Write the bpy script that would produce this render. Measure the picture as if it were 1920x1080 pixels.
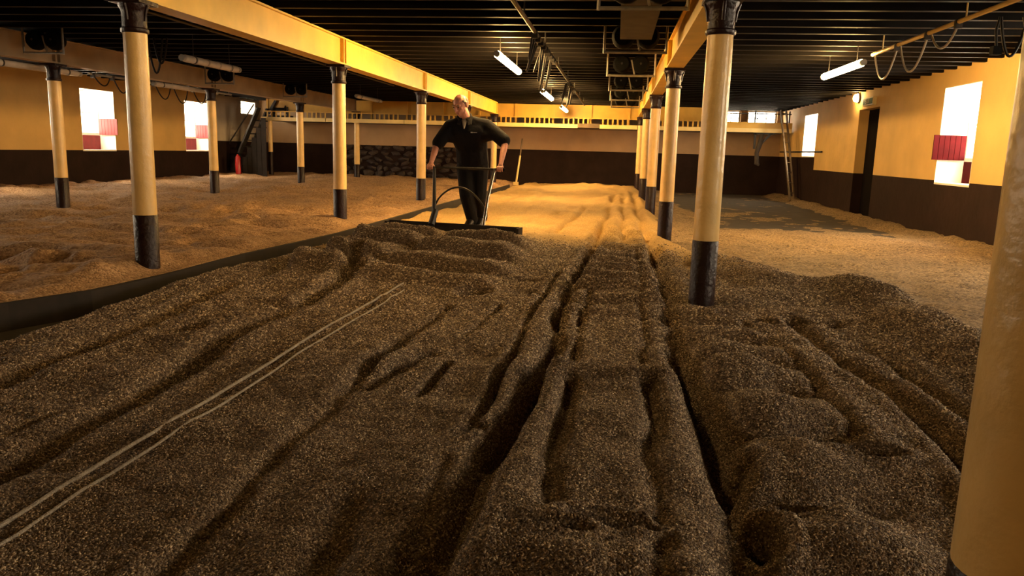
import bpy, bmesh, math, random
import numpy as np
from mathutils import Vector, Matrix

for o in list(bpy.data.objects):
    bpy.data.objects.remove(o, do_unlink=True)
SC = bpy.context.scene
COL = SC.collection
random.seed(7)
RNG = np.random.default_rng(7)

# ------------------------------------------------------------------ camera
CH = 1.2                                   # eye height above the hard floor
cd = bpy.data.cameras.new('camera'); cam = bpy.data.objects.new('camera', cd); COL.objects.link(cam)
cd.sensor_width = 36.0; cd.lens = 36.0 * 1444.6 / 1920.0; cd.clip_start = 0.05; cd.clip_end = 300
r_ = Vector((0.9907143, 0.13309579, 0.02776128)); d_ = Vector((0.05060637, -0.17147393, -0.98388805)); f_ = Vector((-0.12619102, 0.97615685, -0.17661717))
M = Matrix((( r_.x, -d_.x, -f_.x, 0.0), (r_.y, -d_.y, -f_.y, 0.0), (r_.z, -d_.z, -f_.z, CH), (0, 0, 0, 1)))
cam.matrix_world = M
SC.camera = cam

# ------------------------------------------------------------------ world, exposure
W = bpy.data.worlds.new('overcast_sky'); SC.world = W; W.use_nodes = True
bg = W.node_tree.nodes['Background']; bg.inputs[0].default_value = (1.0, 0.80, 0.58, 1); bg.inputs[1].default_value = 19.0
vs = SC.view_settings
vs.view_transform = 'Standard'; vs.look = 'None'; vs.exposure = 1.25; vs.gamma = 1.0; vs.use_curve_mapping = False
LAMP = 108.0                                # radiance of a lit tube
LAMP_COL = (1.0, 0.60, 0.20)

# ------------------------------------------------------------------ materials
def mat(name, base, rough=0.6, metal=0.0, var=0.0, vscale=6.0, bump=0.0, bscale=40.0, spec=0.5, var2=None):
    m = bpy.data.materials.new(name); m.use_nodes = True
    nt = m.node_tree; b = nt.nodes['Principled BSDF']
    b.inputs['Base Color'].default_value = (*base, 1); b.inputs['Roughness'].default_value = rough
    b.inputs['Metallic'].default_value = metal; b.inputs['Specular IOR Level'].default_value = spec
    if var or bump:
        tc = nt.nodes.new('ShaderNodeTexCoord')
    if var:
        n = nt.nodes.new('ShaderNodeTexNoise'); n.inputs['Scale'].default_value = vscale; n.inputs['Detail'].default_value = 6
        nt.links.new(tc.outputs['Object'], n.inputs['Vector'])
        cr = nt.nodes.new('ShaderNodeValToRGB')
        lo = var2 if var2 else tuple(max(0, c * (1 - var)) for c in base); hi = tuple(min(1, c * (1 + var)) for c in base)
        cr.color_ramp.elements[0].position = 0.3; cr.color_ramp.elements[0].color = (*lo, 1)
        cr.color_ramp.elements[1].position = 0.7; cr.color_ramp.elements[1].color = (*hi, 1)
        nt.links.new(n.outputs['Fac'], cr.inputs['Fac']); nt.links.new(cr.outputs['Color'], b.inputs['Base Color'])
    if bump:
        n2 = nt.nodes.new('ShaderNodeTexNoise'); n2.inputs['Scale'].default_value = bscale; n2.inputs['Detail'].default_value = 5
        nt.links.new(tc.outputs['Object'], n2.inputs['Vector'])
        bp = nt.nodes.new('ShaderNodeBump'); bp.inputs['Strength'].default_value = bump; bp.inputs['Distance'].default_value = 0.02
        nt.links.new(n2.outputs['Fac'], bp.inputs['Height']); nt.links.new(bp.outputs['Normal'], b.inputs['Normal'])
    return m

def emit(name, col, s):
    m = bpy.data.materials.new(name); m.use_nodes = True
    b = m.node_tree.nodes['Principled BSDF']
    b.inputs['Base Color'].default_value = (0.8, 0.8, 0.8, 1)
    b.inputs['Emission Color'].default_value = (*col, 1); b.inputs['Emission Strength'].default_value = s
    return m

MT = {}
MT['cream'] = mat('cream_wall_paint', (0.66, 0.43, 0.15), 0.75, var=0.10, vscale=1.6, bump=0.35, bscale=9)
MT['greywall'] = mat('pale_grey_wall_paint', (0.50, 0.44, 0.36), 0.8, var=0.12, vscale=1.5, bump=0.3, bscale=9)
MT['dado'] = mat('dark_brown_dado_paint', (0.022, 0.011, 0.009), 0.65, var=0.25, vscale=2.5, bump=0.3, bscale=9, spec=0.12)
MT['shadebeam'] = mat('shade_toned_beam_paint', (0.36, 0.25, 0.14), 0.6, var=0.15, vscale=3)  # same kind of beam, with the far left row's shade put into the colour
MT['white'] = mat('white_reveal_paint', (0.85, 0.80, 0.72), 0.7, var=0.05, vscale=4)
MT['colcream'] = mat('cream_gloss_column_paint', (0.76, 0.51, 0.20), 0.28, var=0.12, vscale=5, bump=0.25, bscale=22)
MT['coldark'] = mat('dark_maroon_gloss_paint', (0.018, 0.007, 0.006), 0.3, var=0.3, vscale=9, bump=0.4, bscale=35, spec=0.25)
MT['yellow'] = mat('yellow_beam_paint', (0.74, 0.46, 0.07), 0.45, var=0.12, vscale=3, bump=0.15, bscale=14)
MT['panel'] = mat('yellow_gallery_panel_paint', (0.62, 0.36, 0.06), 0.5, var=0.14, vscale=2.5)
MT['edge'] = mat('pale_gallery_edge_paint', (0.78, 0.60, 0.26), 0.5, var=0.10, vscale=3)
MT['ceil'] = mat('dark_stained_ceiling_boards', (0.004, 0.0028, 0.002), 0.8, var=0.4, vscale=3, spec=0.05)
MT['joist'] = mat('dark_joist_wood', (0.0045, 0.003, 0.0023), 0.6, var=0.4, vscale=4, spec=0.12)
MT['floor'] = mat('worn_concrete', (0.040, 0.030, 0.021), 0.9, var=0.35, vscale=3, bump=0.2, bscale=30)
MT['black'] = mat('black_rubber', (0.003, 0.003, 0.003), 0.8, spec=0.1)
MT['steel'] = mat('galvanised_steel', (0.26, 0.24, 0.21), 0.45, metal=0.5, var=0.2, vscale=12)
MT['dksteel'] = mat('dark_painted_steel', (0.018, 0.015, 0.013), 0.5, metal=0.0, var=0.3, vscale=8)
MT['duct'] = mat('dusty_grey_duct', (0.055, 0.043, 0.034), 0.8, var=0.25, vscale=6)
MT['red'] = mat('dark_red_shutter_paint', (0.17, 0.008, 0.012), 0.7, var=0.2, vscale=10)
MT['redr'] = mat('shade_toned_shutter_paint', (0.050, 0.0022, 0.0034), 0.8, var=0.2, vscale=10, spec=0.08)  # same red as the left shutters, darkened in colour for the dimmer light
MT['beige'] = mat('dull_beige_wall_paint', (0.46, 0.31, 0.18), 0.8, var=0.12, vscale=1.5, bump=0.3, bscale=9)
MT['sash'] = mat('white_sash_paint', (0.75, 0.72, 0.66), 0.5)
MT['lampoff'] = mat('frosted_lamp_tube', (0.50, 0.44, 0.37), 0.25, var=0.1, vscale=8)
MT['lampcap'] = mat('grey_lamp_cap', (0.25, 0.23, 0.2), 0.5)
MT['lampon'] = emit('glowing_lamp_tube', LAMP_COL, LAMP)
MT['lampadded'] = emit('added_lamp_tube', LAMP_COL, LAMP * 0.13)  # for the two unseen lamps added to light the foreground
MT['lampmid'] = emit('right_aisle_lamp_tube', LAMP_COL, LAMP * 0.72)
MT['wood'] = mat('weathered_wood', (0.13, 0.085, 0.045), 0.6, var=0.3, vscale=7)
MT['board'] = mat('dark_shade_strip', (0.016, 0.010, 0.006), 0.85, var=0.35, vscale=9)
MT['rope'] = mat('pale_hauling_rope', (0.40, 0.34, 0.26), 0.8, var=0.25, vscale=60, bump=0.6, bscale=200)
MT['cable'] = mat('dark_cable', (0.014, 0.012, 0.010), 0.6, spec=0.2)
MT['palecable'] = mat('pale_cable', (0.30, 0.25, 0.18), 0.5)
MT['stone'] = mat('dark_rubble_stone', (0.055, 0.040, 0.036), 0.35, var=0.6, vscale=9, bump=0.7, bscale=18)
MT['skin'] = mat('ruddy_skin', (0.50, 0.22, 0.15), 0.5, var=0.12, vscale=25)
MT['hair'] = mat('short_grey_hair', (0.22, 0.17, 0.13), 0.8, var=0.25, vscale=120, bump=0.6, bscale=260)
MT['shirt'] = mat('black_cotton', (0.006, 0.005, 0.006), 0.9, bump=0.4, bscale=18, spec=0.2)
MT['trouser'] = mat('black_trouser_twill', (0.007, 0.006, 0.006), 0.9, bump=0.5, bscale=14, spec=0.2)
MT['shoe'] = mat('black_leather', (0.008, 0.007, 0.006), 0.4)
MT['logo'] = mat('pale_embroidery', (0.35, 0.34, 0.33), 0.8)
MT['eye'] = mat('eye_white_and_iris', (0.12, 0.08, 0.06), 0.2)
MT['lip'] = mat('lip_skin', (0.36, 0.12, 0.09), 0.5)
MT['undershirt'] = mat('grey_undershirt', (0.16, 0.14, 0.13), 0.9)
MT['chrome'] = mat('bare_metal_tube', (0.45, 0.43, 0.40), 0.25, metal=0.9)
MT['extred'] = mat('red_enamel', (0.40, 0.02, 0.02), 0.3)
MT['signgreen'] = mat('exit_sign_face', (0.05, 0.16, 0.06), 0.5)
MT['signcream'] = mat('exit_sign_lettering', (0.75, 0.70, 0.45), 0.5)
MT['doord'] = mat('door_opening_shade', (0.006, 0.004, 0.0035), 0.8, var=0.2, vscale=3, spec=0.05)  # near-black leaf colour stands in for the shade of the doorway opening

def glass():
    m = bpy.data.materials.new('window_glass'); m.use_nodes = True
    nt = m.node_tree; nt.nodes.clear()
    out = nt.nodes.new('ShaderNodeOutputMaterial'); mx = nt.nodes.new('ShaderNodeMixShader')
    t = nt.nodes.new('ShaderNodeBsdfTransparent'); g = nt.nodes.new('ShaderNodeBsdfGlossy')
    t.inputs[0].default_value = (0.93, 0.94, 0.93, 1); g.inputs['Roughness'].default_value = 0.03
    mx.inputs[0].default_value = 0.06
    nt.links.new(t.outputs[0], mx.inputs[1]); nt.links.new(g.outputs[0], mx.inputs[2]); nt.links.new(mx.outputs[0], out.inputs[0])
    return m
MT['glass'] = glass()

def malt_mat(name, cols, scale, tint=0.0, bumpd=0.006, patch=None):
    """malted barley: every voronoi cell is one grain with a colour of its own"""
    m = bpy.data.materials.new(name); m.use_nodes = True
    nt = m.node_tree; b = nt.nodes['Principled BSDF']; b.inputs['Roughness'].default_value = 0.75
    b.inputs['Specular IOR Level'].default_value = 0.25
    tc = nt.nodes.new('ShaderNodeTexCoord')
    v = nt.nodes.new('ShaderNodeTexVoronoi'); v.inputs['Scale'].default_value = scale
    nt.links.new(tc.outputs['Object'], v.inputs['Vector'])
    sep = nt.nodes.new('ShaderNodeSeparateColor'); nt.links.new(v.outputs['Color'], sep.inputs[0])
    cr = nt.nodes.new('ShaderNodeValToRGB'); el = cr.color_ramp.elements
    el[0].position = 0.0; el[0].color = (*cols[0], 1); el[1].position = 1.0; el[1].color = (*cols[-1], 1)
    for i, c in enumerate(cols[1:-1]):
        e = el.new((i + 1) / (len(cols) - 1)); e.color = (*c, 1)
    nt.links.new(sep.outputs[0], cr.inputs['Fac'])
    colout = cr.outputs['Color']
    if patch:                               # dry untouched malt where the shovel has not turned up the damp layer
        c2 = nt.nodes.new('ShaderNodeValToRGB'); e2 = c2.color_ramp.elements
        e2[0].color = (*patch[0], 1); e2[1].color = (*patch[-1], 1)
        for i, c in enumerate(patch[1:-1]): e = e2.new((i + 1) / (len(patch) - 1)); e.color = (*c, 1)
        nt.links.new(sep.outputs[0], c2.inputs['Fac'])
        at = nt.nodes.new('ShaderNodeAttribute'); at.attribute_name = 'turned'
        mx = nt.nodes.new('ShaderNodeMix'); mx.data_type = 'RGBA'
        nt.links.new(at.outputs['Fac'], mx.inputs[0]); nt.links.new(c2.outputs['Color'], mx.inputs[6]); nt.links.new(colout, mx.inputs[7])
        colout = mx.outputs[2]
    n = nt.nodes.new('ShaderNodeTexNoise'); n.inputs['Scale'].default_value = 1.3; n.inputs['Detail'].default_value = 5
    nt.links.new(tc.outputs['Object'], n.inputs['Vector'])
    mr = nt.nodes.new('ShaderNodeMapRange'); mr.inputs[1].default_value = 0.3; mr.inputs[2].default_value = 0.7
    mr.inputs[3].default_value = 0.8; mr.inputs[4].default_value = 1.15
    nt.links.new(n.outputs['Fac'], mr.inputs[0])
    mul = nt.nodes.new('ShaderNodeMix'); mul.data_type = 'RGBA'; mul.blend_type = 'MULTIPLY'; mul.inputs[0].default_value = 1.0
    nt.links.new(colout, mul.inputs[6]); nt.links.new(mr.outputs[0], mul.inputs[7])
    nt.links.new(mul.outputs[2], b.inputs['Base Color'])
    bp = nt.nodes.new('ShaderNodeBump'); bp.inputs['Strength'].default_value = 1.0; bp.inputs['Distance'].default_value = bumpd
    bp.invert = True
    nt.links.new(v.outputs['Distance'], bp.inputs['Height']); nt.links.new(bp.outputs['Normal'], b.inputs['Normal'])
    return m
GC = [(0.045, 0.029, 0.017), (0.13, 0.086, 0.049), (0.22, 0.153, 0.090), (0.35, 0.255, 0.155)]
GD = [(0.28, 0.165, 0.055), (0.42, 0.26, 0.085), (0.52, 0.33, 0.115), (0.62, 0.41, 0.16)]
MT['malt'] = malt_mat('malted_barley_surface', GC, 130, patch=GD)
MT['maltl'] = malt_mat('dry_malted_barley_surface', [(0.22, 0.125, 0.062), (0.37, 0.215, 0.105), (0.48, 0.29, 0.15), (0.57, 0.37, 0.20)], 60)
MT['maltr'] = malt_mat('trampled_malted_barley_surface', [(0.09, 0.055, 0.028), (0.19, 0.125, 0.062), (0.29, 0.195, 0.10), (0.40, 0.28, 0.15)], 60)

def grain_mat():
    m = bpy.data.materials.new('single_barley_grain'); m.use_nodes = True
    nt = m.node_tree; b = nt.nodes['Principled BSDF']; b.inputs['Roughness'].default_value = 0.55
    b.inputs['Specular IOR Level'].default_value = 0.3
    oi = nt.nodes.new('ShaderNodeObjectInfo'); cr = nt.nodes.new('ShaderNodeValToRGB'); el = cr.color_ramp.elements
    el[0].position = 0; el[0].color = (0.060, 0.038, 0.024, 1); el[1].position = 1; el[1].color = (0.72, 0.56, 0.37, 1)
    e = el.new(0.4); e.color = (0.145, 0.096, 0.056, 1); e = el.new(0.75); e.color = (0.29, 0.20, 0.12, 1)
    nt.links.new(oi.outputs['Random'], cr.inputs['Fac']); nt.links.new(cr.outputs['Color'], b.inputs['Base Color'])
    return m
MT['grain'] = grain_mat()

# ------------------------------------------------------------------ mesh helpers
class MB:
    """collects shapes in world coordinates; build() links them as ONE mesh object"""
    def __init__(s): s.v = []; s.f = []; s.m = []; s.sm = []
    def add(s, vs, fs, mi=0, smooth=False):
        o = len(s.v); s.v += [tuple(p) for p in vs]
        s.f += [tuple(i + o for i in f) for f in fs]; s.m += [mi] * len(fs); s.sm += [smooth] * len(fs); return s
    def box(s, x0, x1, y0, y1, z0, z1, mi=0):
        return s.add([(x0,y0,z0),(x1,y0,z0),(x1,y1,z0),(x0,y1,z0),(x0,y0,z1),(x1,y0,z1),(x1,y1,z1),(x0,y1,z1)],
                     [(0,3,2,1),(4,5,6,7),(0,1,5,4),(1,2,6,5),(2,3,7,6),(3,0,4,7)], mi)
    def bar(s, a, b, w, h, mi=0, up=(0,0,1)):
        a = Vector(a); b = Vector(b); d = (b - a).normalized(); u = Vector(up)
        if abs(d.dot(u)) > 0.98: u = Vector((0,1,0))
        x = d.cross(u).normalized() * (w / 2); y = x.cross(d).normalized() * (h / 2)
        vs = [p + sx * x + sy * y for p in (a, b) for sx, sy in ((-1,-1),(1,-1),(1,1),(-1,1))]
        return s.add(vs, [(0,1,2,3),(7,6,5,4),(0,4,5,1),(1,5,6,2),(2,6,7,3),(3,7,4,0)], mi)
    def tube(s, pts, r, n=8, mi=0, cap=True):
        pts = [Vector(p) for p in pts]; k = len(pts); rs = r if hasattr(r, '__len__') else [r] * k
        t0 = (pts[1] - pts[0]).normalized(); u = Vector((0,0,1)) if abs(t0.z) < 0.9 else Vector((0,1,0))
        x = t0.cross(u).normalized(); vs = []; fs = []
        for i, p in enumerate(pts):
            t = ((pts[min(i+1,k-1)] - pts[max(i-1,0)])).normalized()
            x = (x - t * x.dot(t)).normalized(); y = t.cross(x)
            for j in range(n):
                a = 2 * math.pi * j / n; vs.append(p + (x * math.cos(a) + y * math.sin(a)) * rs[i])
        for i in range(k - 1):
            for j in range(n):
                fs.append((i*n+j, i*n+(j+1)%n, (i+1)*n+(j+1)%n, (i+1)*n+j))
        if cap: fs += [tuple(range(n-1,-1,-1)), tuple((k-1)*n+j for j in range(n))]
        return s.add(vs, fs, mi, True)
    def lathe(s, c, prof, n=24, mi=0, axis='z'):
        vs = []; fs = []
        for (r, h) in prof:
            for j in range(n):
                a = 2 * math.pi * j / n; q = (r * math.cos(a), r * math.sin(a), h)
                if axis == 'x': q = (h, q[0], q[1])
                if axis == 'y': q = (q[1], h, q[0])
                vs.append((c[0] + q[0], c[1] + q[1], c[2] + q[2]))
        k = len(prof)
        for i in range(k - 1):
            for j in range(n): fs.append((i*n+j, i*n+(j+1)%n, (i+1)*n+(j+1)%n, (i+1)*n+j))
        fs += [tuple(range(n-1,-1,-1)), tuple((k-1)*n+j for j in range(n))]
        return s.add(vs, fs, mi, True)
    def build(s, name, mats, parent=None, loc=None, bevel=0.0):
        """parent: an object placed at a location without rotation; loc: origin of a top-level mesh"""
        org = Vector(loc) if loc is not None else Vector((0,0,0))
        if parent is not None:
            org = Vector((0,0,0)); p = parent
            while p is not None: org += p.location; p = p.parent
        me = bpy.data.meshes.new(name)
        me.from_pydata([(a - org.x, b - org.y, c - org.z) for a, b, c in s.v], [], s.f)
        for mm in (mats if isinstance(mats, (list, tuple)) else [mats]): me.materials.append(MT[mm] if isinstance(mm, str) else mm)
        me.polygons.foreach_set('material_index', s.m); me.polygons.foreach_set('use_smooth', s.sm)
        if any(s.sm):
            try: me.set_sharp_from_angle(angle=math.radians(40))
            except Exception: pass
        me.update()
        o = bpy.data.objects.new(name, me); COL.objects.link(o)
        if parent is not None: o.parent = parent
        else: o.location = org
        if bevel:
            b = o.modifiers.new('edge_bevel', 'BEVEL'); b.width = bevel; b.segments = 2; b.limit_method = 'ANGLE'
        return o

def tag(o, label=None, cat=None, group=None, kind=None):
    if label: o['label'] = label
    if cat: o['category'] = cat
    if group: o['group'] = group
    if kind: o['kind'] = kind
    return o
def thing(name, loc, label=None, cat=None, group=None):
    o = bpy.data.objects.new(name, None); COL.objects.link(o); o.location = loc; o.empty_display_size = 0.1
    return tag(o, label, cat, group)
def copy_part(src, parent, loc=None):
    c = src.copy(); COL.objects.link(c); c.parent = parent
    if loc is not None: c.location = loc
    return c
def copy_tree(o, loc, label, group=None):
    c = o.copy(); COL.objects.link(c); c.location = loc; c['label'] = label
    if group: c['group'] = group
    for ch in o.children:
        d = copy_part(ch, c)
        for g in ch.children: copy_part(g, d)
    return c

# ------------------------------------------------------------------ the room shell
XL, XR = -12.0, 5.0          # inner faces of the side walls
YB, YF = 25.2, -4.0          # inner faces of the back wall and the wall behind the camera
ZC = 2.72                    # underside of the ceiling boards
TH = 0.5

def wall(name, axis, inner, outer, u0, u1, holes, dado, upper=lambda u: 0):
    """axis 'x': wall in the plane x = inner, running along y. Cells between the cut lines, minus the holes."""
    us = sorted({u0, u1, *[h[0] for h in holes], *[h[1] for h in holes], *[d[0] for d in dado], *[d[1] for d in dado]})
    zs = sorted({0.0, ZC, *[h[2] for h in holes], *[h[3] for h in holes], *[d[2] for d in dado]})
    b = MB()
    for i in range(len(us) - 1):
        for j in range(len(zs) - 1):
            cu = (us[i] + us[i+1]) / 2; cz = (zs[j] + zs[j+1]) / 2
            if any(h[0] < cu < h[1] and h[2] < cz < h[3] for h in holes): continue
            top = next(d[2] for d in dado if d[0] <= cu <= d[1])
            mi = 0 if cz < top else 1 + upper(cu)
            a, c = min(inner, outer), max(inner, outer)
            if axis == 'x': b.box(a, c, us[i], us[i+1], zs[j], zs[j+1], mi)
            else: b.box(us[i], us[i+1], a, c, zs[j], zs[j+1], mi)
    return tag(b.build(name, ['dado', 'cream', 'greywall', 'beige']), kind='structure')

tag(MB().box(XL - TH, XR + TH, YF - TH, YB + TH, -0.2, 0.0).build('floor', 'floor'), kind='structure')
RW = [(11.85, 13.1, 0.85, 2.33), (7.45, 8.7, 0.85, 2.33), (3.0, 4.25, 0.85, 2.33), (-1.5, -0.25, 0.85, 2.33), (20.85, 22.2, 1.22, 2.33)]
LW = [(16.3, 17.5, 0.90, 2.30), (20.58, 21.85, 0.90, 2.30), (12.0, 13.2, 0.90, 2.30), (7.7, 8.9, 0.90, 2.30), (3.4, 4.6, 0.90, 2.30), (23.9, 24.9, 2.08, 2.5)]
DOOR = (16.1, 17.4, 0.0, 2.22)
wall('wall_right', 'x', XR, XR + TH, YF - TH, YB + TH, RW + [DOOR], [(YF - TH, 20.8, 0.91), (20.8, YB + TH, 1.22)])
wall('wall_left', 'x', XL, XL - TH, YF - TH, YB + TH, LW, [(YF - TH, 22.3, 0.92), (22.3, YB + TH, 1.22)], lambda u: 1 if u > 22.3 else 0)
BW = [(2.95, 3.75, 2.12, 2.6), (3.95, 4.85, 2.12, 2.6)]
wb = wall('wall_back', 'y', YB, YB + TH, XL, XR, BW, [(XL, XR, 1.22)], lambda u: 2)
wall('wall_front', 'y', YF, YF - TH, XL, XR, [], [(XL, XR, 0.92)])

ceil = tag(MB().box(XL - TH, XR + TH, YF - TH, YB + TH, ZC, ZC + 0.15).build('ceiling', 'ceil'), kind='structure')
jm = MB().box(XL, XR, -0.035, 0.035, 0, 0.145)
j0 = None; y = -3.6; jn = 0
while y < YB - 0.1:
    if j0 is None:
        j0 = jm.build('joist', 'joist'); j0.parent = ceil
        j = j0
    else: j = copy_part(j0, ceil)
    j.location = (0, y, ZC - 0.145); y += 0.482; jn += 1

# windows: white lined reveal, sash with glazing bars and panes, red shutter on the far jamb, red lower board
def window(name, side, y0, y1, z0, z1, shutter=True, lower=True):
    s = 1 if side == 'R' else -1
    X0 = XR if side == 'R' else XL
    xi, xo = X0, X0 + s * 0.40
    def bx(b, xa, xb, *r, mi=0): return b.box(min(xa, xb), max(xa, xb), *r, mi)
    w = tag(thing(name, (X0, (y0 + y1) / 2, z0)), kind='structure')
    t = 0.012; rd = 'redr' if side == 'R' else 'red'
    rv = MB()
    bx(rv, xi, xo, y0, y0 + t, z0, z1); bx(rv, xi, xo, y1 - t, y1, z0, z1); bx(rv, xi, xo, y0 + t, y1 - t, z1 - t, z1)
    rv.build('reveal', 'white', w)
    sl = MB(); bx(sl, xi, xo, y0 + t, y1 - t, z0, z0 + 0.03); sl.build('window_sill', 'white', w)
    xf = X0 + s * 0.40; fw = 0.06
    zf = z0 + (0.36 if lower else 0.0)
    fr = MB()
    bx(fr, xf, xf + s * 0.05, y0, y0 + fw, zf, z1); bx(fr, xf, xf + s * 0.05, y1 - fw, y1, zf, z1)
    bx(fr, xf, xf + s * 0.05, y0 + fw, y1 - fw, zf, zf + fw); bx(fr, xf, xf + s * 0.05, y0 + fw, y1 - fw, z1 - fw, z1)
    fr.build('window_frame', 'sash', w)
    ym = (y0 + y1) / 2; zm = zf + (z1 - zf) * 0.5
    gb = MB(); bx(gb, xf + s * 0.01, xf + s * 0.04, ym - 0.015, ym + 0.015, zf + fw, z1 - fw); gb.build('glazing_bar', 'sash', w)
    gb = MB(); bx(gb, xf + s * 0.012, xf + s * 0.038, y0 + fw, y1 - fw, zm - 0.015, zm + 0.015); gb.build('glazing_bar', 'sash', w)
    for ya, yb in ((y0 + fw, ym - 0.015), (ym + 0.015, y1 - fw)):
        for za, zb in ((zf + fw, zm - 0.015), (zm + 0.015, z1 - fw)):
            p = MB(); bx(p, xf + s * 0.02, xf + s * 0.026, ya, yb, za, zb); p.build('pane', 'glass', w)
    if lower:
        lb = MB(); bx(lb, xf, xf + s * 0.04, y0 + t, y1 - t, z0 + 0.03, zf); lb.build('lower_board', rd, w)
        st = MB(); bx(st, X0 + s * 0.05, xf, y0 + t, y0 + 0.05, z0 + 0.03, zf); st.build('lower_side_board', rd, w)
    if shutter:
        sh = None; n = 6; xa = X0 - s * 0.10; xb = X0 + s * 0.38; za, zb = z0 + 0.38, z0 + 0.76
        pan = thing('shutter', (xa, y1 - 0.06, za)); pan.parent = w; pan.location = Vector((xa, y1 - 0.06, za)) - w.location
        for i in range(n):
            u0 = xa + (xb - xa) * i / n; u1 = xa + (xb - xa) * (i + 1) / n - s * 0.006
            sb = MB(); bx(sb, u0, u1, y1 - 0.075, y1 - 0.05, za, zb); sb.build('shutter_board', rd, pan)
        for zz in (za + 0.06, zb - 0.1):
            sb = MB(); bx(sb, xa + s * 0.02, xb - s * 0.02, y1 - 0.05, y1 - 0.032, zz, zz + 0.05); sb.build('batten', rd, pan)
    ld = bpy.data.lights.new('sky_portal', 'AREA'); ld.shape = 'RECTANGLE'; ld.size = y1 - y0; ld.size_y = z1 - zf
    ld.cycles.is_portal = True
    lo = bpy.data.objects.new('sky_portal', ld); COL.objects.link(lo)
    lo.location = (X0 + s * 0.49, ym, (zf + z1) / 2)
    lo.rotation_euler = (math.radians(90), 0, math.radians(90 if side == 'R' else -90))
    return w
wn = 1
for h in RW[:4]: window('window_%d' % wn, 'R', *h); wn += 1
window('window_%d' % wn, 'R', *RW[4], shutter=False, lower=False); wn += 1
for h in LW[:5]: window('window_%d' % wn, 'L', *h); wn += 1
window('window_%d' % wn, 'L', *LW[5], shutter=False, lower=False); wn += 1
for (x0, x1, z0, z1) in BW:
    w = tag(thing('window_%d' % wn, ((x0 + x1) / 2, YB, z0)), kind='structure'); wn += 1
    f = MB(); f.box(x0, x1, YB + 0.1, YB + 0.16, z0, z0 + 0.05).box(x0, x1, YB + 0.1, YB + 0.16, z1 - 0.05, z1)
    f.box(x0, x0 + 0.05, YB + 0.1, YB + 0.16, z0 + 0.05, z1 - 0.05).box(x1 - 0.05, x1, YB + 0.1, YB + 0.16, z0 + 0.05, z1 - 0.05)
    f.build('window_frame', 'sash', w)
    n = 3; zz = (z0 + z1) / 2
    MB().box(x0 + 0.05, x1 - 0.05, YB + 0.11, YB + 0.15, zz - 0.012, zz + 0.012).build('glazing_bar', 'sash', w)
    for i in range(n):
        a = x0 + 0.05 + (x1 - x0 - 0.1) * i / n; b = x0 + 0.05 + (x1 - x0 - 0.1) * (i + 1) / n
        if i: MB().box(a - 0.012, a + 0.012, YB + 0.11, YB + 0.15, z0 + 0.05, z1 - 0.05).build('glazing_bar', 'sash', w)
        MB().box(a + 0.012, b - 0.012, YB + 0.125, YB + 0.131, z0 + 0.05, zz - 0.012).build('pane', 'glass', w)
        MB().box(a + 0.012, b - 0.012, YB + 0.125, YB + 0.131, zz + 0.012, z1 - 0.05).build('pane', 'glass', w)

# door in its recess
d1 = tag(thing('door_1', (XR + 0.4, (DOOR[0] + DOOR[1]) / 2, 0.0)), kind='structure')
MB().box(XR + 0.20, XR + 0.25, DOOR[0], DOOR[1], 0.0, DOOR[3]).build('door_leaf', 'doord', d1)
MB().box(XR + 0.185, XR + 0.20, DOOR[0] + 0.1, DOOR[1] - 0.1, 1.0, 1.12).build('door_rail', 'doord', d1)
MB().tube([(XR + 0.20, DOOR[0] + 0.16, 1.06), (XR + 0.14, DOOR[0] + 0.16, 1.06), (XR + 0.14, DOOR[0] + 0.28, 1.06)], 0.012).build('door_handle', 'steel', d1)
b = MB().box(XR + 0.002, XR + 0.20, DOOR[1] - 0.012, DOOR[1], 0.91, DOOR[3], 0).box(XR + 0.002, XR + 0.20, DOOR[1] - 0.012, DOOR[1], 0.0, 0.91, 1)
b.box(XR + 0.002, XR + 0.20, DOOR[0], DOOR[0] + 0.012, 0.91, DOOR[3], 0).box(XR + 0.002, XR + 0.20, DOOR[0], DOOR[0] + 0.012, 0.0, 0.91, 1)
b.build('door_reveal', ['cream', 'dado'], d1)

# rubble stones showing low on the back wall
stones = []
for k in range(5):
    bm = bmesh.new(); bmesh.ops.create_icosphere(bm, subdivisions=1, radius=1.0)
    for v in bm.verts: v.co *= random.uniform(0.62, 1.2)
    me = bpy.data.meshes.new('stone'); bm.to_mesh(me); bm.free(); me.materials.append(MT['stone']); stones.append(me)
x = -9.1; zrow = 0.14; row = 0
while zrow < 1.14:
    x = -9.1 + (0.2 if row % 2 else 0); 
    while x < -5.3:
        wd = random.uniform(0.2, 0.62)
        o = bpy.data.objects.new('stone', random.choice(stones)); COL.objects.link(o); o.parent = wb
        o.location = (x + wd / 2, YB - 0.01, zrow + random.uniform(-0.04, 0.04)); o.scale = (wd * 0.55, random.uniform(0.07, 0.16), random.uniform(0.07, 0.125))
        o.rotation_euler = (random.uniform(-0.6, 0.6), random.uniform(-0.35, 0.35), random.uniform(-0.4, 0.4))
        x += wd
    zrow += 0.165; row += 1

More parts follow.
